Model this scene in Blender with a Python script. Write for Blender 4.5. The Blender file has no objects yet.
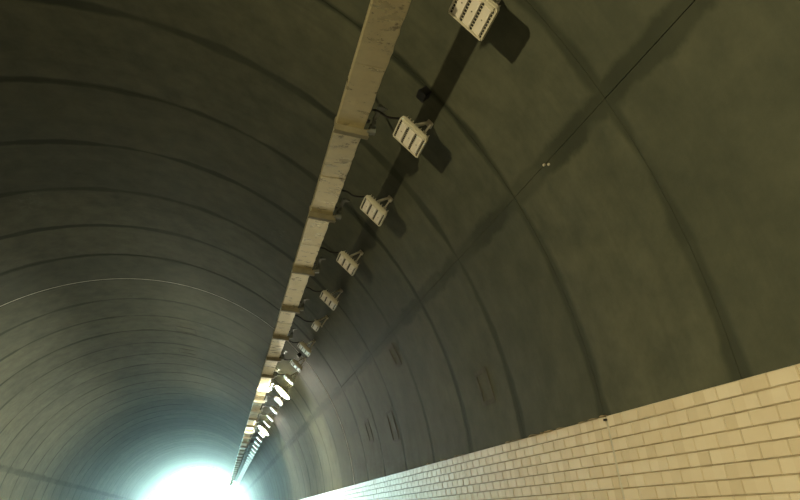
import bpy, bmesh, math, random
import numpy as np
from mathutils import Vector, Matrix
random.seed(7)
SC = bpy.context.scene
COL = SC.collection

# ------------------------------------------------------------------ camera, world, exposure
R_V = 5.0            # vault radius
AX = 1.95            # height of the vault's axis (springline) above the road
F_PX = 630.0
VP = (218.1, 522.0)  # vanishing point of the tunnel axis in the 800 x 500 frame
CAM = (2.102, 0.0, AX - 0.356)

def setup_camera():
    d = np.array([VP[0] - 400, 250 - VP[1], -F_PX]); d /= np.linalg.norm(d)
    u = np.cross(d, [0, 1, 0]); u /= np.linalg.norm(u)
    v = np.cross(u, d)
    # camera axes expressed in the world frame (X = across, Y = along the tunnel, Z = up)
    rows = np.array([u, d, v])
    m = Matrix([[rows[i][j] for j in range(3)] for i in range(3)]).to_4x4()
    cam = bpy.data.cameras.new('camera')
    cam.sensor_fit = 'HORIZONTAL'; cam.sensor_width = 36.0
    cam.lens = F_PX / 800 * 36.0
    cam.clip_start = 0.05; cam.clip_end = 500
    o = bpy.data.objects.new('camera', cam); COL.objects.link(o)
    o.matrix_world = Matrix.Translation(CAM) @ m
    SC.camera = o
setup_camera()

w = bpy.data.worlds.new('overcast_sky'); SC.world = w; w.use_nodes = True
bg = w.node_tree.nodes['Background']
bg.inputs[0].default_value = (0.56, 0.93, 0.90, 1)
bg.inputs[1].default_value = 36.0

vs = SC.view_settings
vs.view_transform = 'Standard'; vs.look = 'None'; vs.gamma = 1.0; vs.use_curve_mapping = False
vs.exposure = 0.2
LAMP_NEAR = 5000.0      # warm floodlight on the left haunch beside the camera
LAMP_FAR = 1450.0       # the lit floodlights farther down the tunnel

# ------------------------------------------------------------------ helpers
class MB:
    """collects shapes in one bmesh; build() links them as one mesh object"""
    def __init__(s): s.bm = bmesh.new()
    def box(s, c, size, m=None):
        x, y, z = (k / 2 for k in size)
        vs_ = [Vector((sx * x, sy * y, sz * z)) for sx in (-1, 1) for sy in (-1, 1) for sz in (-1, 1)]
        vv = []
        for p in vs_:
            p = p + Vector(c)
            if m is not None: p = m @ p
            vv.append(s.bm.verts.new(p))
        for f in ((0, 1, 3, 2), (4, 6, 7, 5), (0, 4, 5, 1), (2, 3, 7, 6), (0, 2, 6, 4), (1, 5, 7, 3)):
            s.bm.faces.new([vv[i] for i in f])
        return vv
    def prism(s, pts, z0, z1, m=None, top_scale=1.0):
        """outline pts (x, y), counter-clockwise, extruded in z"""
        cx = sum(p[0] for p in pts) / len(pts); cy = sum(p[1] for p in pts) / len(pts)
        a, b = [], []
        for (x, y) in pts:
            p = Vector((x, y, z0)); q = Vector((cx + (x - cx) * top_scale, cy + (y - cy) * top_scale, z1))
            if m is not None: p = m @ p; q = m @ q
            a.append(s.bm.verts.new(p)); b.append(s.bm.verts.new(q))
        n = len(pts)
        s.bm.faces.new(a[::-1]); s.bm.faces.new(b)
        for i in range(n):
            s.bm.faces.new((a[i], a[(i + 1) % n], b[(i + 1) % n], b[i]))
    def bar(s, p, q, wd, th, up=(0, 1, 0)):
        p, q = Vector(p), Vector(q); d = (q - p)
        L = d.length; d.normalize(); up = Vector(up)
        side = d.cross(up).normalized(); up = side.cross(d).normalized()
        m = Matrix((side, d, up)).transposed().to_4x4(); m.translation = (p + q) / 2
        s.box((0, 0, 0), (wd, L, th), m)
    def tube(s, pts, r, n=6):
        pts = [Vector(p) for p in pts]; rings = []
        for i, p in enumerate(pts):
            t = (pts[min(i + 1, len(pts) - 1)] - pts[max(i - 1, 0)]).normalized()
            a = t.cross(Vector((0.13, 0.31, 0.94))).normalized(); b = t.cross(a)
            rings.append([s.bm.verts.new(p + r * (math.cos(k * 2 * math.pi / n) * a + math.sin(k * 2 * math.pi / n) * b)) for k in range(n)])
        for A, B in zip(rings, rings[1:]):
            for k in range(n):
                s.bm.faces.new((A[k], A[(k + 1) % n], B[(k + 1) % n], B[k]))
        s.bm.faces.new(rings[0][::-1]); s.bm.faces.new(rings[-1])
    def lathe(s, prof, m, n=28):
        """profile of (radius, z), first and last radius 0"""
        ring = []
        for r, z in prof:
            if r == 0: ring.append([s.bm.verts.new(m @ Vector((0, 0, z)))]); continue
            ring.append([s.bm.verts.new(m @ Vector((r * math.cos(2 * math.pi * k / n), r * math.sin(2 * math.pi * k / n), z))) for k in range(n)])
        for A, B in zip(ring, ring[1:]):
            for k in range(n):
                j = (k + 1) % n
                if len(A) == 1: s.bm.faces.new((A[0], B[j], B[k]))
                elif len(B) == 1: s.bm.faces.new((A[k], A[j], B[0]))
                else: s.bm.faces.new((A[k], A[j], B[j], B[k]))
    def mesh(s, name, mat, smooth=False):
        bmesh.ops.recalc_face_normals(s.bm, faces=s.bm.faces)
        me = bpy.data.meshes.new(name); s.bm.to_mesh(me); s.bm.free()
        if mat: me.materials.append(mat)
        if smooth:
            for p in me.polygons: p.use_smooth = True
        return me
    def build(s, name, mat, parent=None, loc=(0, 0, 0), smooth=False):
        return link(name, s.mesh(name, mat, smooth), parent, loc)

def link(name, me, parent=None, loc=(0, 0, 0), rot=(0, 0, 0)):
    o = bpy.data.objects.new(name, me); COL.objects.link(o)
    o.location = loc; o.rotation_euler = rot
    if parent: o.parent = parent
    return o
def tag(o, label=None, cat=None, group=None, kind=None):
    if label: o['label'] = label
    if cat: o['category'] = cat
    if group: o['group'] = group
    if kind: o['kind'] = kind
    return o
def rrect(w_, h_, r, n=4, corners=(1, 1, 1, 1)):
    """rounded rectangle, corners ordered (+x+y, -x+y, -x-y, +x-y)"""
    out = []
    for (sx, sy, a0), c in zip(((1, 1, 0), (-1, 1, 90), (-1, -1, 180), (1, -1, 270)), corners):
        if not c: out.append((sx * w_ / 2, sy * h_ / 2)); continue
        cx, cy = sx * (w_ / 2 - r), sy * (h_ / 2 - r)
        for k in range(n + 1):
            a = math.radians(a0 + 90 * k / n)
            out.append((cx + r * math.cos(a), cy + r * math.sin(a)))
    return out
def on_arc(deg, r, y):
    a = math.radians(deg)
    return Vector((r * math.sin(a), y, AX + r * math.cos(a)))

# ------------------------------------------------------------------ materials
class NT:
    def __init__(s, name):
        s.m = bpy.data.materials.new(name); s.m.use_nodes = True
        s.t = s.m.node_tree; s.b = s.t.nodes['Principled BSDF']
    def n(s, typ, **kw):
        nd = s.t.nodes.new(typ)
        for k, v in kw.items():
            if k.startswith('_'): setattr(nd, k[1:], v)
            else: nd.inputs[k.replace('0', ' ')].default_value = v
        return nd
    def l(s, a, b): s.t.links.new(a, b)
    def noise(s, vec, scale, detail=4, rough=.55):
        nd = s.n('ShaderNodeTexNoise', Scale=scale, Detail=detail, Roughness=rough)
        if vec is not None: s.l(vec, nd.inputs['Vector'])
        return nd.outputs['Fac']
    def ramp(s, fac, stops):
        nd = s.n('ShaderNodeValToRGB'); e = nd.color_ramp.elements
        while len(e) < len(stops): e.new(0.5)
        for el, (p, c) in zip(e, stops):
            el.position = p; el.color = (*c, 1) if len(c) == 3 else c
        s.l(fac, nd.inputs[0]); return nd.outputs[0]
    def math(s, op, a, b=None, clamp=False):
        nd = s.n('ShaderNodeMath', _operation=op, _use_clamp=clamp)
        for i, v in enumerate((a, b)):
            if v is None: continue
            if isinstance(v, (int, float)): nd.inputs[i].default_value = v
            else: s.l(v, nd.inputs[i])
        return nd.outputs[0]
    def mapr(s, v, a, b, c=0., d=1.):
        nd = s.n('ShaderNodeMapRange', _interpolation_type='SMOOTHSTEP')
        s.l(v, nd.inputs[0])
        for i, x in enumerate((a, b, c, d)): nd.inputs[i + 1].default_value = x
        return nd.outputs[0]
    def mix(s, f, a, b, blend='MIX'):
        nd = s.n('ShaderNodeMix', _data_type='RGBA', _blend_type=blend)
        if isinstance(f, (int, float)): nd.inputs[0].default_value = f
        else: s.l(f, nd.inputs[0])
        for i, v in ((6, a), (7, b)):
            if isinstance(v, tuple): nd.inputs[i].default_value = (*v, 1) if len(v) == 3 else v
            else: s.l(v, nd.inputs[i])
        return nd.outputs[2]
    def bump(s, h, strength=.3, dist=.01):
        nd = s.n('ShaderNodeBump', Strength=strength, Distance=dist)
        s.l(h, nd.inputs['Height']); s.l(nd.outputs[0], s.b.inputs['Normal'])
    def set(s, **kw):
        for k, v in kw.items():
            k = k.replace('_', ' ')
            if isinstance(v, (int, float, tuple)):
                s.b.inputs[k].default_value = (*v, 1) if isinstance(v, tuple) and len(v) == 3 else v
            else: s.l(v, s.b.inputs[k])
        return s

def world_pos(k):
    return k.n('ShaderNodeNewGeometry').outputs['Position']
def simple(name, col, rough=.6, metal=0., var=.15, scale=6., bump=0.):
    k = NT(name)
    f = k.noise(world_pos(k), scale)
    c = k.ramp(f, [(.3, tuple(x * (1 - var) for x in col)), (.7, tuple(min(1, x * (1 + var)) for x in col))])
    k.set(Base_Color=c, Roughness=rough, Metallic=metal)
    if bump: k.bump(k.noise(world_pos(k), scale * 8), bump, .004)
    return k.m

BAY = 1.45           # length of one formwork bay of the lining
Y0 = 4.45            # a bay joint measured in the photograph

def mat_lining():
    k = NT('concrete_lining')
    P = world_pos(k)
    uv = k.n('ShaderNodeUVMap').outputs[0]
    sep = k.n('ShaderNodeSeparateXYZ'); k.l(uv, sep.inputs[0])
    u, v = sep.outputs[0], sep.outputs[1]      # u: metres from the nearer ring joint, v: metres from the nearer longitudinal joint
    rnd = k.n('ShaderNodeObjectInfo').outputs['Random']
    n1 = k.noise(P, .55, 5, .6); n2 = k.noise(P, 3.2, 6, .65); n3 = k.noise(P, 1.3, 3, .5)
    # streaks that run round the arch
    mp = k.n('ShaderNodeMapping'); mp.inputs['Scale'].default_value = (.5, 7, .5); k.l(P, mp.inputs[0])
    st = k.noise(mp.outputs[0], 1.0, 4, .6)
    base = k.ramp(n1, [(.30, (.058, .062, .044)), (.5, (.098, .098, .070)), (.70, (.140, .132, .088))])
    base = k.mix(.55, base, k.ramp(n2, [(.30, (.058, .062, .046)), (.70, (.142, .138, .098))]))
    base = k.mix(k.mapr(st, .5, .75, 0, .28), base, (.055, .058, .046))
    base = k.mix(k.mapr(rnd, 0, 1, 0, .40), base, (.055, .060, .046))
    # dark seepage and sealing mortar along the joints, of wandering width
    wid = k.math('ADD', k.math('MULTIPLY', n3, .20), -.03)
    ring = k.math('SUBTRACT', 1., k.mapr(k.math('SUBTRACT', u, wid), -.045, .015), clamp=True)
    wid2 = k.math('ADD', k.math('MULTIPLY', n2, .28), -.03)
    lon = k.math('SUBTRACT', 1., k.mapr(k.math('SUBTRACT', v, wid2), -.05, .02), clamp=True)
    jm = k.math('MAXIMUM', k.math('MULTIPLY', ring, k.mapr(n1, .3, .6, .5, 1.)), k.math('MULTIPLY', lon, k.mapr(n3, .3, .65, .4, .9)))
    col = k.mix(jm, base, (.036, .040, .028))
    # pale lime bloom, sparse
    ef = k.math('MULTIPLY', k.mapr(k.noise(P, .9, 2), .66, .74), k.mapr(k.noise(P, 14, 5, .7), .5, .62))
    col = k.mix(k.math('MULTIPLY', ef, .2), col, (.24, .24, .21))
    col = k.mix(1., col, (.92, 1., .96), 'MULTIPLY')
    k.set(Base_Color=col, Roughness=.75, Specular_IOR_Level=.22)
    k.bump(k.math('ADD', n2, k.math('MULTIPLY', jm, -.3)), .35, .02)
    return k.m

def mat_tile():
    k = NT('glazed_wall_tile')
    P = world_pos(k); rnd = k.n('ShaderNodeObjectInfo').outputs['Random']
    # every tile fires a little differently: a value per tile cell
    sep = k.n('ShaderNodeSeparateXYZ'); k.l(P, sep.inputs[0])
    cy = k.math('FLOOR', k.math('DIVIDE', sep.outputs[1], .1)); cz = k.math('FLOOR', k.math('DIVIDE', sep.outputs[2], .088))
    cb = k.n('ShaderNodeCombineXYZ'); k.l(cy, cb.inputs[0]); k.l(cz, cb.inputs[1])
    wn = k.n('ShaderNodeTexWhiteNoise'); k.l(cb.outputs[0], wn.inputs[0])
    c = k.ramp(wn.outputs[0], [(0, (.66, .58, .42)), (.5, (.73, .65, .49)), (1, (.78, .71, .56))])
    d = k.noise(P, 1.1, 4, .6)
    c = k.mix(k.mapr(d, .45, .7, 0, .35), c, (.52, .42, .28))
    k.set(Base_Color=c, Roughness=.4)
    k.bump(k.noise(P, 9, 3), .12, .01)
    return k.m

def mat_tray():
    k = NT('dusty_galvanised_sheet')
    P = world_pos(k); rnd = k.n('ShaderNodeObjectInfo').outputs['Random']
    mp = k.n('ShaderNodeMapping'); mp.inputs['Scale'].default_value = (2.5, 5, 2.5); k.l(P, mp.inputs[0])
    a = k.noise(mp.outputs[0], 1.4, 6, .65); b = k.noise(P, 9, 5, .7)
    c = k.ramp(a, [(.3, (.50, .46, .30)), (.6, (.68, .62, .40))])
    c = k.mix(k.mapr(rnd, 0, 1, 0, .5), c, (.72, .64, .39))
    spots = k.math('MULTIPLY', k.mapr(b, .55, .66), k.mapr(k.noise(P, 1.9, 2), .42, .58))
    c = k.mix(k.math('MULTIPLY', spots, .8), c, (.13, .11, .07))
    k.set(Base_Color=c, Roughness=k.mapr(a, .3, .7, .25, .38), Metallic=.5)
    k.bump(b, .05, .003)
    return k.m

M = {}
M['lining'] = mat_lining()
M['tile'] = mat_tile()
M['tray'] = mat_tray()
M['backing'] = simple('damp_concrete_backing', (.03, .03, .025), .9)
M['grout'] = simple('tile_grout', (.36, .31, .21), .9, var=.25)
M['seal'] = simple('pale_joint_seal', (.60, .58, .48), .7)
M['mortar'] = simple('patch_mortar', (.070, .072, .053), .85, var=.3, bump=.3)
M['mortar2'] = simple('pale_patch_mortar', (.13, .13, .105), .85, var=.2, bump=.3)
M['crumb'] = simple('mortar_crumb', (.34, .27, .16), .9, var=.3)
M['road'] = simple('asphalt_road', (.16, .155, .145), .85, var=.25, scale=14, bump=.4)
M['walk'] = simple('walkway_concrete', (.34, .33, .30), .85, var=.15, bump=.3)
M['paint'] = simple('lane_paint', (.75, .75, .7), .6)
M['strap'] = simple('clamp_steel', (.25, .23, .15), .6, 0., var=.25)
M['hanger'] = simple('hanger_steel', (.20, .22, .20), .5, .2, var=.2)
M['darksteel'] = simple('dark_steel', (.05, .052, .045), .6, .2)
M['housing'] = simple('cream_cast_housing', (.62, .60, .48), .45, 0, var=.06)
M['lens'] = simple('frosted_lens', (.78, .75, .66), .22, 0, var=.04)
M['slot'] = simple('dark_slot', (.012, .012, .010), .7)
M['bracket'] = simple('bracket_paint', (.60, .58, .48), .45, .1, var=.08)
M['screw'] = simple('screw_steel', (.25, .24, .2), .4, .8)
M['cable'] = simple('black_cable', (.010, .010, .010), .55)
M['box'] = simple('black_plastic', (.010, .010, .011), .5)
def lit(name, col, s):
    k = NT(name); k.set(Base_Color=(.8, .8, .75), Emission_Color=col, Emission_Strength=s); return k.m
M['lit_near'] = lit('lit_lens_warm', (1., .83, .46), LAMP_NEAR)
M['lit_far'] = lit('lit_lens_white', (1., .93, .74), LAMP_FAR)

# ------------------------------------------------------------------ tunnel lining
K0, K1 = -11, 46
YA, YB = Y0 + K0 * BAY, Y0 + K1 * BAY     # -11.5 .. 71.15
LONG = 66.6                               # longitudinal joint of the formwork, degrees from the crown
SPRING = 89.1

def arc_shell(a0, a1, r_in, r_out, y0, y1, step=3.0, uvmode=True):
    bm = bmesh.new(); n = max(1, round(abs(a1 - a0) / step)); uvl = bm.loops.layers.uv.new('UVMap')
    ny = 4 if uvmode else 1
    def P(a, r, y): a = math.radians(a); return (r * math.sin(a), y, r * math.cos(a))
    inner = [[bm.verts.new(P(a0 + (a1 - a0) * i / n, r_in, y0 + (y1 - y0) * j / ny)) for j in range(ny + 1)] for i in range(n + 1)]
    o0 = [[bm.verts.new(P(a0 + (a1 - a0) * i / n, r_out, y)) for y in (y0, y1)] for i in range(n + 1)]
    def uv(vt):
        y = vt.co.y; a = math.degrees(math.atan2(vt.co.x, vt.co.z))
        return (min(y - y0, y1 - y), math.radians(abs(abs(a) - LONG)) * r_in)
    for i in range(n):
        for j in range(ny):
            f = bm.faces.new((inner[i][j], inner[i + 1][j], inner[i + 1][j + 1], inner[i][j + 1])); f.smooth = True
        bm.faces.new((o0[i][0], o0[i][1], o0[i + 1][1], o0[i + 1][0])).smooth = True
        bm.faces.new([o0[i][0], o0[i + 1][0], inner[i + 1][0], inner[i][0]])
        bm.faces.new([o0[i + 1][1], o0[i][1], inner[i][ny], inner[i + 1][ny]])
    for i in (0, n):
        bm.faces.new([o0[i][1], o0[i][0]] + inner[i])
    for f in bm.faces:
        for lp in f.loops: lp[uvl].uv = uv(lp.vert)
    bmesh.ops.recalc_face_normals(bm, faces=bm.faces)
    me = bpy.data.meshes.new('lining'); bm.to_mesh(me); bm.free()
    me.set_sharp_from_angle(angle=math.radians(30))
    return me

me = arc_shell(-92, 92, R_V + .03, R_V + .4, YA, YB, uvmode=False); me.materials.append(M['backing'])
ceiling = tag(link('ceiling', me, None, (0, 0, AX)), 'dark arched concrete tunnel vault with ring joints', None, None, 'structure')
gap = .002; ga = .010
panels = []
for a0, a1 in ((-LONG + ga, LONG - ga), (LONG + ga, SPRING), (-SPRING, -LONG - ga)):
    me = arc_shell(a0, a1, R_V, R_V + .03, -BAY / 2 + gap, BAY / 2 - gap); me.materials.append(M['lining']); panels.append(me)
for k in range(K0, K1):
    for me in panels:
        dr = random.uniform(-.004, .003)
        link('lining_panel', me, ceiling, (0, Y0 + (k + .5) * BAY, dr))
# pale sealed ring, one bay joint
me = arc_shell(-89, 89, R_V - .006, R_V + .02, -.011, .011, uvmode=False); me.materials.append(M['seal'])
tag(link('joint_seal', me, ceiling, (0, Y0 + 7 * BAY, 0)), 'thin pale sealed ring joint')
# mortar patches: rectangular frames on the lining
def patch(deg, y, w_, h_, t=.035, open_=False):
    mb = MB()
    for (x, yy, sx, sy) in ((0, h_ / 2, w_, t), (0, -h_ / 2, w_, t), (-w_ / 2, 0, t, h_), (w_ / 2, 0, t, h_)):
        if open_ and yy > 0: continue
        mb.box((x, yy, 0), (sx + t * .6, sy + t * .6, .011))
    o = mb.build('repair_patch', M['mortar'], ceiling)
    a = math.radians(deg); o.location = (R_V * math.sin(a) * .9994, y, R_V * math.cos(a) * .9994); o.rotation_euler = (0, a, 0)
    return o
patch(81.8, 6.55, .34, .30); patch(80.5, 10.6, .5, .35); patch(79, 12.3, .4, .3)
patch(14.0, 18.6, .6, .5); patch(13.5, 21.2, .6, .5); patch(70, 9.2, .3, .25)
# two small pale studs on the lining
for dy in (0, .05):
    mb = MB(); mb.prism(rrect(.02, .02, .008), -.012, .004)
    o = mb.build('marker_stud', M['seal'], ceiling); a = math.radians(66.6 + dy * 6)
    o.location = (R_V * math.sin(a), 3.88 - dy, R_V * math.cos(a)); o.rotation_euler = (0, a, 0)

# ------------------------------------------------------------------ side walls of glazed tile
WTOP = AX + .083; CH = .088; TL = .20; NC = 23
def tile_verts(y0, y1, z0, z1, x0, x1, s):
    """tile with chamfered face; x1 is the face, s = +1 wall on the right"""
    c = .004
    return [(x0, y0, z0), (x0, y1, z0), (x0, y1, z1), (x0, y0, z1), (x1, y0 + c, z0 + c), (x1, y1 - c, z0 + c), (x1, y1 - c, z1 - c), (x1, y0 + c, z1 - c)]
TF = [(0, 1, 5, 4), (1, 2, 6, 5), (2, 3, 7, 6), (3, 0, 4, 7), (4, 5, 6, 7)]
def tile_mesh(name, list_):
    V, F = [], []
    for a in list_:
        n = len(V); V += tile_verts(*a); F += [tuple(i + n for i in f) for f in TF]
    me = bpy.data.meshes.new(name); me.from_pydata(V, [], F); me.update(); me.materials.append(M['tile'])
    bm = bmesh.new(); bm.from_mesh(me); bmesh.ops.recalc_face_normals(bm, faces=bm.faces); bm.to_mesh(me); bm.free()
    return me
def side_wall(s):
    name = 'wall_right' if s > 0 else 'wall_left'
    mb = MB(); mb.box((s * 5.19, (YA + YB) / 2, (WTOP - .012) / 2), (.42, YB - YA, WTOP - .012))
    wall = tag(mb.build(name, M['grout']), 'pale glazed tile wall below the %s side of the vault' % ('right' if s > 0 else 'left'), None, None, 'structure')
    xg, xf = s * 4.984, s * 4.972
    # crowning course: smooth capping bricks
    g = .005; rest = []; single = []
    EXP = 4.397
    for c in range(NC):
        z1 = WTOP - c * CH; z0 = z1 - CH
        if z0 < .02: break
        off = (.5 if c % 2 else 0) * TL
        y = EXP - 80 * TL - off
        while y < YB:
            a, b = y + g / 2, y + TL - g / 2
            if abs(a - EXP) < TL and a < EXP < b:
                pieces = [(a, EXP - .011), (EXP + .011, b)]
            elif abs(b - EXP) < .02: pieces = [(a, EXP - .011)]
            elif abs(a - EXP) < .02: pieces = [(EXP + .011, b)]
            else: pieces = [(a, b)]
            for (p, q) in pieces:
                if p < YA or q > YB or q - p < .02: continue
                jit = random.uniform(-.0012, .0012)
                t = (p, q, z0 + g / 2, z1 - g / 2, xg, xf + jit, s)
                if s > 0 and c < 11 and 1.5 < p and q < 7.0: single.append((p, c, t))
                else: rest.append(t)
            y += TL
    cache = {}
    single.sort(key=lambda e: (e[1] > 8, e[0]))
    keep, over = single[:300], single[300:]
    rest += [e[2] for e in over]
    for (p, c, t) in keep:
        L = round(t[1] - t[0], 4)
        if L not in cache:
            cache[L] = tile_mesh('tile', [(-L / 2, L / 2, -CH / 2 + g / 2, CH / 2 - g / 2, xg - xf, 0, s)])
        link('tile', cache[L], wall, (t[5], (t[0] + t[1]) / 2, (t[2] + t[3]) / 2))
    o = link('tile_field', tile_mesh('tile_field', rest), wall); o['kind'] = 'stuff'
    if s > 0:
        mb = MB(); mb.box((s * 4.980, EXP, WTOP / 2), (.012, .020, WTOP - .01)); tag(mb.build('joint_seal', M['seal'], wall), 'pale vertical sealant joint')
        mb = MB(); mb.prism(rrect(.018, .022, .006), 0, .02); o = mb.build('seal_end', M['slot'], wall, (4.972, EXP, WTOP - .03)); o.rotation_euler = (0, -math.pi / 2, 0)
        # crumbs of mortar squeezed out along the top
        rng = random.Random(3)
        for i in range(26):
            y = rng.choice([rng.uniform(4.4, 6.6), rng.uniform(6.6, 9.2), rng.uniform(7.4, 8.3)])
            mb = MB(); L = rng.uniform(.04, .16); h = rng.uniform(.006, .020)
            pts = [(-L / 2, 0), (L / 2, 0), (L * .32, h * .7), (L * .05, h), (-L * .3, h * .6)]
            mb.prism(pts, -.02, .012)
            o = mb.build('mortar_crumb', M['crumb'], wall, (4.975, y, WTOP - .004))
            o.rotation_euler = (math.pi / 2, 0, math.pi / 2)
    return wall
side_wall(1); side_wall(-1)

# ------------------------------------------------------------------ road, walkways, added wall that blocks daylight behind
mb = MB(); mb.box((0, (YA + 130) / 2, -.1), (10.8, 130 - YA, .2)); tag(mb.build('floor', M['road']), 'grey asphalt road through the tunnel', None, None, 'structure')
for i, s in enumerate((1, -1)):
    mb = MB(); mb.box((s * 4.57, (YA + YB) / 2, .075), (.8, YB - YA, .15)); mb.box((s * 4.14, (YA + YB) / 2, .07), (.06, YB - YA, .14))
    tag(mb.build('trim_%d' % (i + 1), M['walk']), 'low concrete walkway kerb along the %s tiled wall' % ('right' if s > 0 else 'left'), None, None, 'structure')
mb = MB(); mb.box((0, YA - .15, 3.6), (10.9, .3, 7.2)); tag(mb.build('wall_daylight_block', M['backing']), 'added dark wall behind the viewer that keeps daylight out', None, None, 'structure')  # unseen wall added to stop sky light flooding in behind the camera

# ------------------------------------------------------------------ cable tray
TX0, TX1, TZ0, TZ1 = 3.149, 3.421, AX + 2.912, AX + 3.012
TRAY_TILT = math.radians(8)
PITCH, S0 = 1.857, 4.90
tray = link('cable_tray', None, None, ((TX0 + TX1) / 2, S0, TZ0), (0, TRAY_TILT, 0))
tag(tray, 'long dusty metal cable duct with clamp straps running along the vault', 'cable duct')
def section_mesh(L, seed):
    """inverted channel: bottom sheet with folded sides, its right edge frayed"""
    rng = random.Random(seed); w_ = TX1 - TX0; h = TZ1 - TZ0
    bm = bmesh.new(); n = 14; t = .004
    prof = lambda fr: [(-w_ / 2 + .004, h), (-w_ / 2, .006), (-w_ / 2 + .006, 0), (-w_ * .1, -.0015), (w_ * .1, 0), (w_ / 2 - .008 + fr, 0), (w_ / 2 - .002 + fr, .010), (w_ / 2 - .004, h)]
    A = []
    for j in range(n + 1):
        y = -L / 2 + L * j / n; fr = rng.uniform(-.006, .004) if 0 < j < n else 0
        A.append([bm.verts.new((x, y, z)) for x, z in prof(fr)])
    for p, q in zip(A, A[1:]):
        for i in range(len(p) - 1): bm.faces.new((p[i], q[i], q[i + 1], p[i + 1]))
        bm.faces.new((p[-1], q[-1], q[0], p[0]))
    bm.faces.new(A[0]); bm.faces.new(A[-1][::-1])
    bmesh.ops.recalc_face_normals(bm, faces=bm.faces)
    me = bpy.data.meshes.new('duct_section'); bm.to_mesh(me); bm.free(); me.materials.append(M['tray']); return me
HL = PITCH / 2
sec = [section_mesh(HL - .004, i) for i in range(5)]
# clamp strap: a flat folded bar under the duct, its right end turned out to the hanger
def strap_mesh():
    mb = MB(); w_ = TX1 - TX0
    mb.box((.012, -.024, -.034), (w_ + .045, .007, .070))            # web of the angle bar
    mb.box((.016, .004, -.067), (w_ + .060, .056, .007))             # its flange
    mb.box((-w_ / 2 - .008, 0, .02), (.006, .045, .11)); mb.box((w_ / 2 + .030, 0, -.02), (.020, .05, .075))
    return mb.mesh('clamp_strap', M['strap'])
def hanger_mesh():
    mb = MB(); w_ = TX1 - TX0; c = w_ / 2 + .075
    mb.box((c, .0, .02), (.06, .05, .09)); mb.box((c - .03, .0, -.02), (.05, .045, .02))
    mb.box((c + .01, -.17, .10), (.035, .22, .03)); mb.box((c + .005, -.04, .07), (.03, .06, .07))
    mb.prism([(0, 0), (.07, .04), (0, .10)], -.006, .006, Matrix.Translation((c + .02, -.27, .11)))
    return mb.mesh('hanger', M['hanger'])
def strut_mesh():
    mb = MB(); w_ = TX1 - TX0; c = w_ / 2 + .075
    t = TRAY_TILT; v = (3.455 - (TX0 + TX1) / 2, 3.612 - 2.912)
    top = Vector((v[0] * math.cos(t) - v[1] * math.sin(t), .06, v[0] * math.sin(t) + v[1] * math.cos(t)))
    mb.bar((.03, 0, .095), top, .03, .012)
    mb.box((.07, 0, .108), (c + .02, .04, .012))
    m = Matrix.Translation(top) @ Matrix.Rotation(math.radians(43.7) - t, 4, 'Y')
    mb.prism(rrect(.06, .08, .01, 2), -.010, .006, m)
    return mb.mesh('strut', M['darksteel'])
sm, hm, tm = strap_mesh(), hanger_mesh(), strut_mesh()
ns = int((YB - S0) / PITCH)
for i in range(-3, ns + 1):
    y = i * PITCH
    for h in (0, 1):
        yy = y + HL * (h + .5) + .03
        if S0 + yy + HL / 2 > YB: continue
        o = link('duct_section', sec[(i * 2 + h) % 5], tray, (random.uniform(-.003, .003), yy, random.uniform(-.003, .002)))
        o.rotation_euler = (random.uniform(-.004, .004), 0, 0)
    link('clamp_strap', sm, tray, (0, y, 0), (0, 0, .10 + random.uniform(-.03, .03)))
    link('strut', tm, link('hanger', hm, tray, (0, y, 0)))

# ------------------------------------------------------------------ floodlights
FTH = 54.0
W_, L_, D_ = .325, .315, .055
BX, BZ, TILT = .012, -.30, math.radians(-6)
BODY = Matrix.Translation((BX, -.03, BZ)) @ Matrix.Rotation(TILT, 4, 'Y')
def housing_mesh(nmod):
    w_ = W_ * (nmod * .29 + .13)
    mb = MB()
    mb.prism(rrect(w_, L_, .03, 4, (0, 0, 1, 1)), 0, .028, BODY)
    mb.prism(rrect(w_ - .03, L_ - .05, .02), .028, D_, BODY)
    # raised rim at both ends and sides of the face
    for sx in (-1, 1): mb.box((sx * (w_ / 2 - .007), 0, -.004), (.014, L_ - .05, .010), BODY)
    mb.box((0, -L_ / 2 + .020, -.005), (w_ - .06, .022, .012), BODY); mb.box((0, L_ / 2 - .008, -.004), (w_ - .02, .014, .010), BODY)
    return mb.mesh('housing', M['housing']), w_
def fins_mesh(w_):
    mb = MB(); n = 9
    for i in range(n): mb.box((-w_ / 2 + .03 + (w_ - .06) * i / (n - 1), 0, D_ + .015), (.005, L_ - .08, .034), BODY)
    return mb.mesh('heat_sink', M['housing'])
def lens_mesh(i, nmod, mat):
    mb = MB(); x = (i - (nmod - 1) / 2) * .29 * W_
    mb.prism([(x + px, py + .010) for px, py in rrect(.066, L_ - .070, .006, 2)][::-1], -.002, -.010, BODY, .97)
    me = mb.mesh('lens_panel', M['lens'])
    if mat is not M['lens']:          # a lit lens shines from its front face only
        me.materials.append(mat); n = BODY.to_3x3() @ Vector((0, 0, -1))
        for p in me.polygons:
            if p.normal.dot(n) > .9: p.material_index = 1
    return me
def slots_mesh(i, nmod):
    mb = MB(); x = (i - nmod / 2) * .29 * W_
    n = 9
    for j in range(n):
        y = -L_ / 2 + .050 + (L_ - .078) * j / (n - 1)
        mb.box((x, y, -.0005), (.016, .019, .006), BODY)
    return mb.mesh('vent_slots', M['slot'])
def screw_mesh(i, nmod):
    mb = MB(); x = (i - (nmod - 1) / 2) * .29 * W_
    mb.prism([(x + .006 * math.cos(k * math.pi / 3), .006 * math.sin(k * math.pi / 3)) for k in range(6)][::-1], -.008, -.0125, BODY)
    return mb.mesh('screw', M['screw'])
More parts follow.
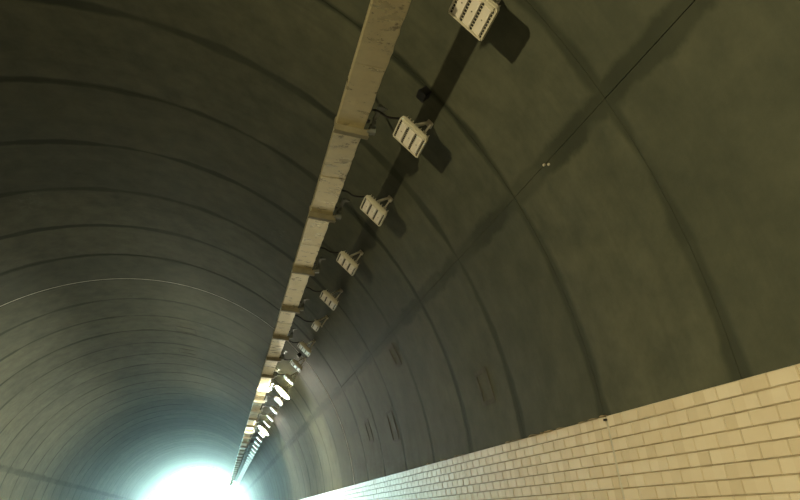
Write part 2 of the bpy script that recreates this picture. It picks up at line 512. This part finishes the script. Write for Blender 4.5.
def bracket_mesh():
    mb = MB(); zb = BZ + D_ + .012
    mb.bar((-.012, -.02, -.012), (BX - .05, -.10, zb - .004), .022, .030)
    mb.bar((.014, -.02, -.012), (BX + .075, -.10, zb + .008), .018, .012)
    mb.bar((BX - .105, -.10, zb - .004), (BX + .090, -.10, zb + .010), .018, .024)
    return mb.mesh('bracket', M['bracket'])
def plate_mesh():
    mb = MB(); mb.prism(rrect(.07, .09, .010, 2), -.012, .004)
    for yy in (-.03, .03): mb.prism([(.008 * math.cos(k * math.pi / 3), yy + .008 * math.sin(k * math.pi / 3)) for k in range(6)], -.022, -.01)
    return mb.mesh('mounting_plate', M['bracket'])
def cable_mesh(nmod, w_):
    a = math.radians(FTH)
    def loc(x, z):   # tunnel section point -> fixture frame
        vx, vz = x - R_V * math.sin(a), z - R_V * math.cos(a)
        return (vx * math.cos(a) - vz * math.sin(a), vx * math.sin(a) + vz * math.cos(a))
    tx, tz = loc(TX1 + .02, TZ0 - AX + .03)
    e = BODY @ Vector((-w_ / 2 - .0, -.10, .02))
    p0, p1 = Vector((tx, -.16, tz)), e
    pts = []
    for i in range(13):
        t = i / 12; p = p0.lerp(p1, t)
        p += Vector((-.010 * math.sin(math.pi * t) , -.02 * math.sin(math.pi * t), -.045 * math.sin(math.pi * t) + .02 * math.sin(2 * math.pi * t)))
        pts.append(p)
    mb = MB(); mb.tube(pts, .011, 6)
    return mb.mesh('power_cable', M['cable'], True)
SHARED = {}
def parts(nmod):
    if nmod in SHARED: return SHARED[nmod]
    hm_, w_ = housing_mesh(nmod)
    SHARED[nmod] = dict(housing=hm_, fins=fins_mesh(w_), lens=[lens_mesh(i, nmod, M['lens']) for i in range(nmod)],
        lens_near=[lens_mesh(i, nmod, M['lit_near']) for i in range(nmod)], lens_far=[lens_mesh(i, nmod, M['lit_far']) for i in range(nmod)],
        slots=[slots_mesh(i, nmod) for i in range(nmod + 1)], screw=[screw_mesh(i, nmod) for i in range(nmod)], cable=cable_mesh(nmod, w_))
    return SHARED[nmod]
BR, PL = bracket_mesh(), plate_mesh()
def floodlight(y, label, lit_=None, nmod=3, side=1, detail=True, cable=True):
    a = math.radians(FTH) * side
    P = parts(nmod)
    root = link('floodlight', None, None, (R_V * math.sin(a), y, AX + R_V * math.cos(a)), (0, a, 0))
    if side < 0: root.rotation_euler = (0, a, math.pi); root.rotation_mode = 'YXZ' if False else 'XYZ'
    if side < 0:
        root.matrix_world = Matrix.Translation(root.location) @ Matrix.Rotation(a, 4, 'Y') @ Matrix.Rotation(math.pi, 4, 'Z')
    tag(root, label, 'floodlight', 'floodlights along the cable duct' if side > 0 else None)
    h = link('housing', P['housing'], root)
    link('heat_sink', P['fins'], h)
    key = {None: 'lens', 'near': 'lens_near', 'far': 'lens_far'}[lit_]
    for i, me in enumerate(P[key]):
        ln = link('lens_panel', me, root)
        if detail and not lit_: link('screw', P['screw'][i], ln)
    if detail:
        for me in P['slots']: link('vent_slots', me, root)
    b = link('bracket', BR, root); link('mounting_plate', PL, b)
    if cable: tag(link('power_cable', P['cable'], root), 'black power cable')
    return root

def round_lamp(y, label):
    """round floodlight with a domed diffuser: the two that are on, dome sized to imitate their bloom"""
    a = math.radians(FTH)
    root = tag(link('floodlight', None, None, (R_V * math.sin(a), y, AX + R_V * math.cos(a)), (0, a, 0)), label, 'floodlight', 'lit floodlights')
    if 'round' not in SHARED:
        r = .25
        mb = MB(); mb.lathe([(0, .085), (.09, .085), (.12, .06), (r - .01, .02), (r + .012, .012), (r + .012, -.020), (r + .002, -.020), (r, -.004), (0, -.004)], BODY); hb = mb.mesh('housing', M['housing'], True); hb.set_sharp_from_angle(angle=.6)
        mb = MB(); mb.lathe([(0, -.003)] + [(r * .99 * math.cos(t), -.005 - .060 * math.sin(t)) for t in [k * math.pi / 16 for k in range(8)]] + [(0, -.065)], BODY); db = mb.mesh('diffuser', M['lit_far'], True)
        mb = MB()
        for k in range(10):
            t = k * math.pi / 5; mb.box((0, 0, 0), (.06, .006, .03), BODY @ Matrix.Rotation(t, 4, 'Z') @ Matrix.Translation((.14, 0, .065)))
        SHARED['round'] = (hb, db, mb.mesh('heat_sink', M['housing']))
    hb, db, fb = SHARED['round']
    link('heat_sink', fb, link('housing', hb, root)); link('diffuser', db, root)
    link('mounting_plate', PL, link('bracket', BR, root)); tag(link('power_cable', parts(3)['cable'], root), 'black power cable')
FY0, FP = 3.165, 1.615
ORD = ['first', 'second', 'third', 'fourth', 'fifth', 'sixth', 'seventh', 'eighth', 'ninth', 'tenth']
nf = int((YB - .5 - FY0) / FP)
for i in range(-1, nf + 1):
    y = FY0 + i * FP + (0, .02, -.03, .02, .04, -.05, .05, 0)[i % 8] * (i > 0)
    lit_ = 'far' if i in (9, 14) else None
    if i == -1: label = 'cream floodlight above the picture, before the one cut by its top edge'
    elif i == 0: label = 'largest cream floodlight, cut off by the top edge of the picture'
    elif i == 5: label = 'small single-lens floodlight, sixth along the cable duct'
    elif i == 9: label = 'glowing floodlight with bloom-wide round dome, the nearer of the two lamps that are on'
    elif i == 14: label = 'glowing floodlight with bloom-wide round dome, the farther of the two lamps that are on'
    elif i < 9: label = '%s unlit cream floodlight from the top edge of the picture' % ORD[i]
    elif i < 14: label = '%s unlit floodlight beyond the nearer glowing lamp' % ORD[i - 10]
    elif i < 19: label = '%s tiny floodlight beyond the farther glowing lamp' % ORD[i - 15]
    else: label = 'tiny floodlight in the distant row close to the bright tunnel mouth'
    if i == -1: continue
    if lit_: round_lamp(y, label); continue
    floodlight(y, label, lit_, 1 if i == 5 else 3, 1, i < 16, i < 24)
# the lit floodlight on the opposite haunch, beside the viewer, that lights the near bays
floodlight(-1.3, 'lit floodlight on the opposite haunch of the vault, outside the picture', 'near', 3, -1, True, False)

# ------------------------------------------------------------------ black junction boxes on the lining
def junction_box(deg, y, label):
    root = link('junction_box', None, None, on_arc(deg, R_V, y), (0, math.radians(deg), 0)); tag(root, label, 'box', 'black boxes on the vault')
    mb = MB(); mb.prism(rrect(.085, .11, .012, 2), -.075, .004); mb.build('body', M['box'], root)
    mb = MB(); mb.prism(rrect(.092, .118, .012, 2), -.085, -.075); mb.build('lid', M['box'], root)
    mb = MB(); mb.tube([(0, .05, -.03), (0, .09, -.03)], .012, 8); mb.build('cable_gland', M['cable'], root)
junction_box(52.0, 4.50, 'small black junction box between the two nearest floodlights')
junction_box(52.2, 14.6, 'tiny black junction box beside a distant unlit floodlight')

# ------------------------------------------------------------------ exhaust haze hanging in the far half of the tunnel
def haze():
    H0, H1 = 38.0, YB - .2
    pts = [(-4.9, .2), (4.9, .2)] + [(4.9 * math.sin(math.radians(a_)), AX + 4.9 * math.cos(math.radians(a_))) for a_ in range(90, -91, -10)]
    mb = MB(); mb.prism(pts, 0, H1 - H0, Matrix.Translation((0, H1, 0)) @ Matrix.Rotation(math.pi / 2, 4, 'X'))
    k = bpy.data.materials.new('exhaust_haze'); k.use_nodes = True; t = k.node_tree
    t.nodes.remove(t.nodes['Principled BSDF'])
    vsn = t.nodes.new('ShaderNodeVolumeScatter'); vsn.inputs['Color'].default_value = (.95, 1, .98, 1)
    vsn.inputs['Density'].default_value = .0035; vsn.inputs['Anisotropy'].default_value = .8
    t.links.new(vsn.outputs[0], t.nodes['Material Output'].inputs['Volume'])
    tag(mb.build('haze', k), 'thin pale haze glowing in front of the bright tunnel mouth', 'haze', None, 'stuff')
haze()
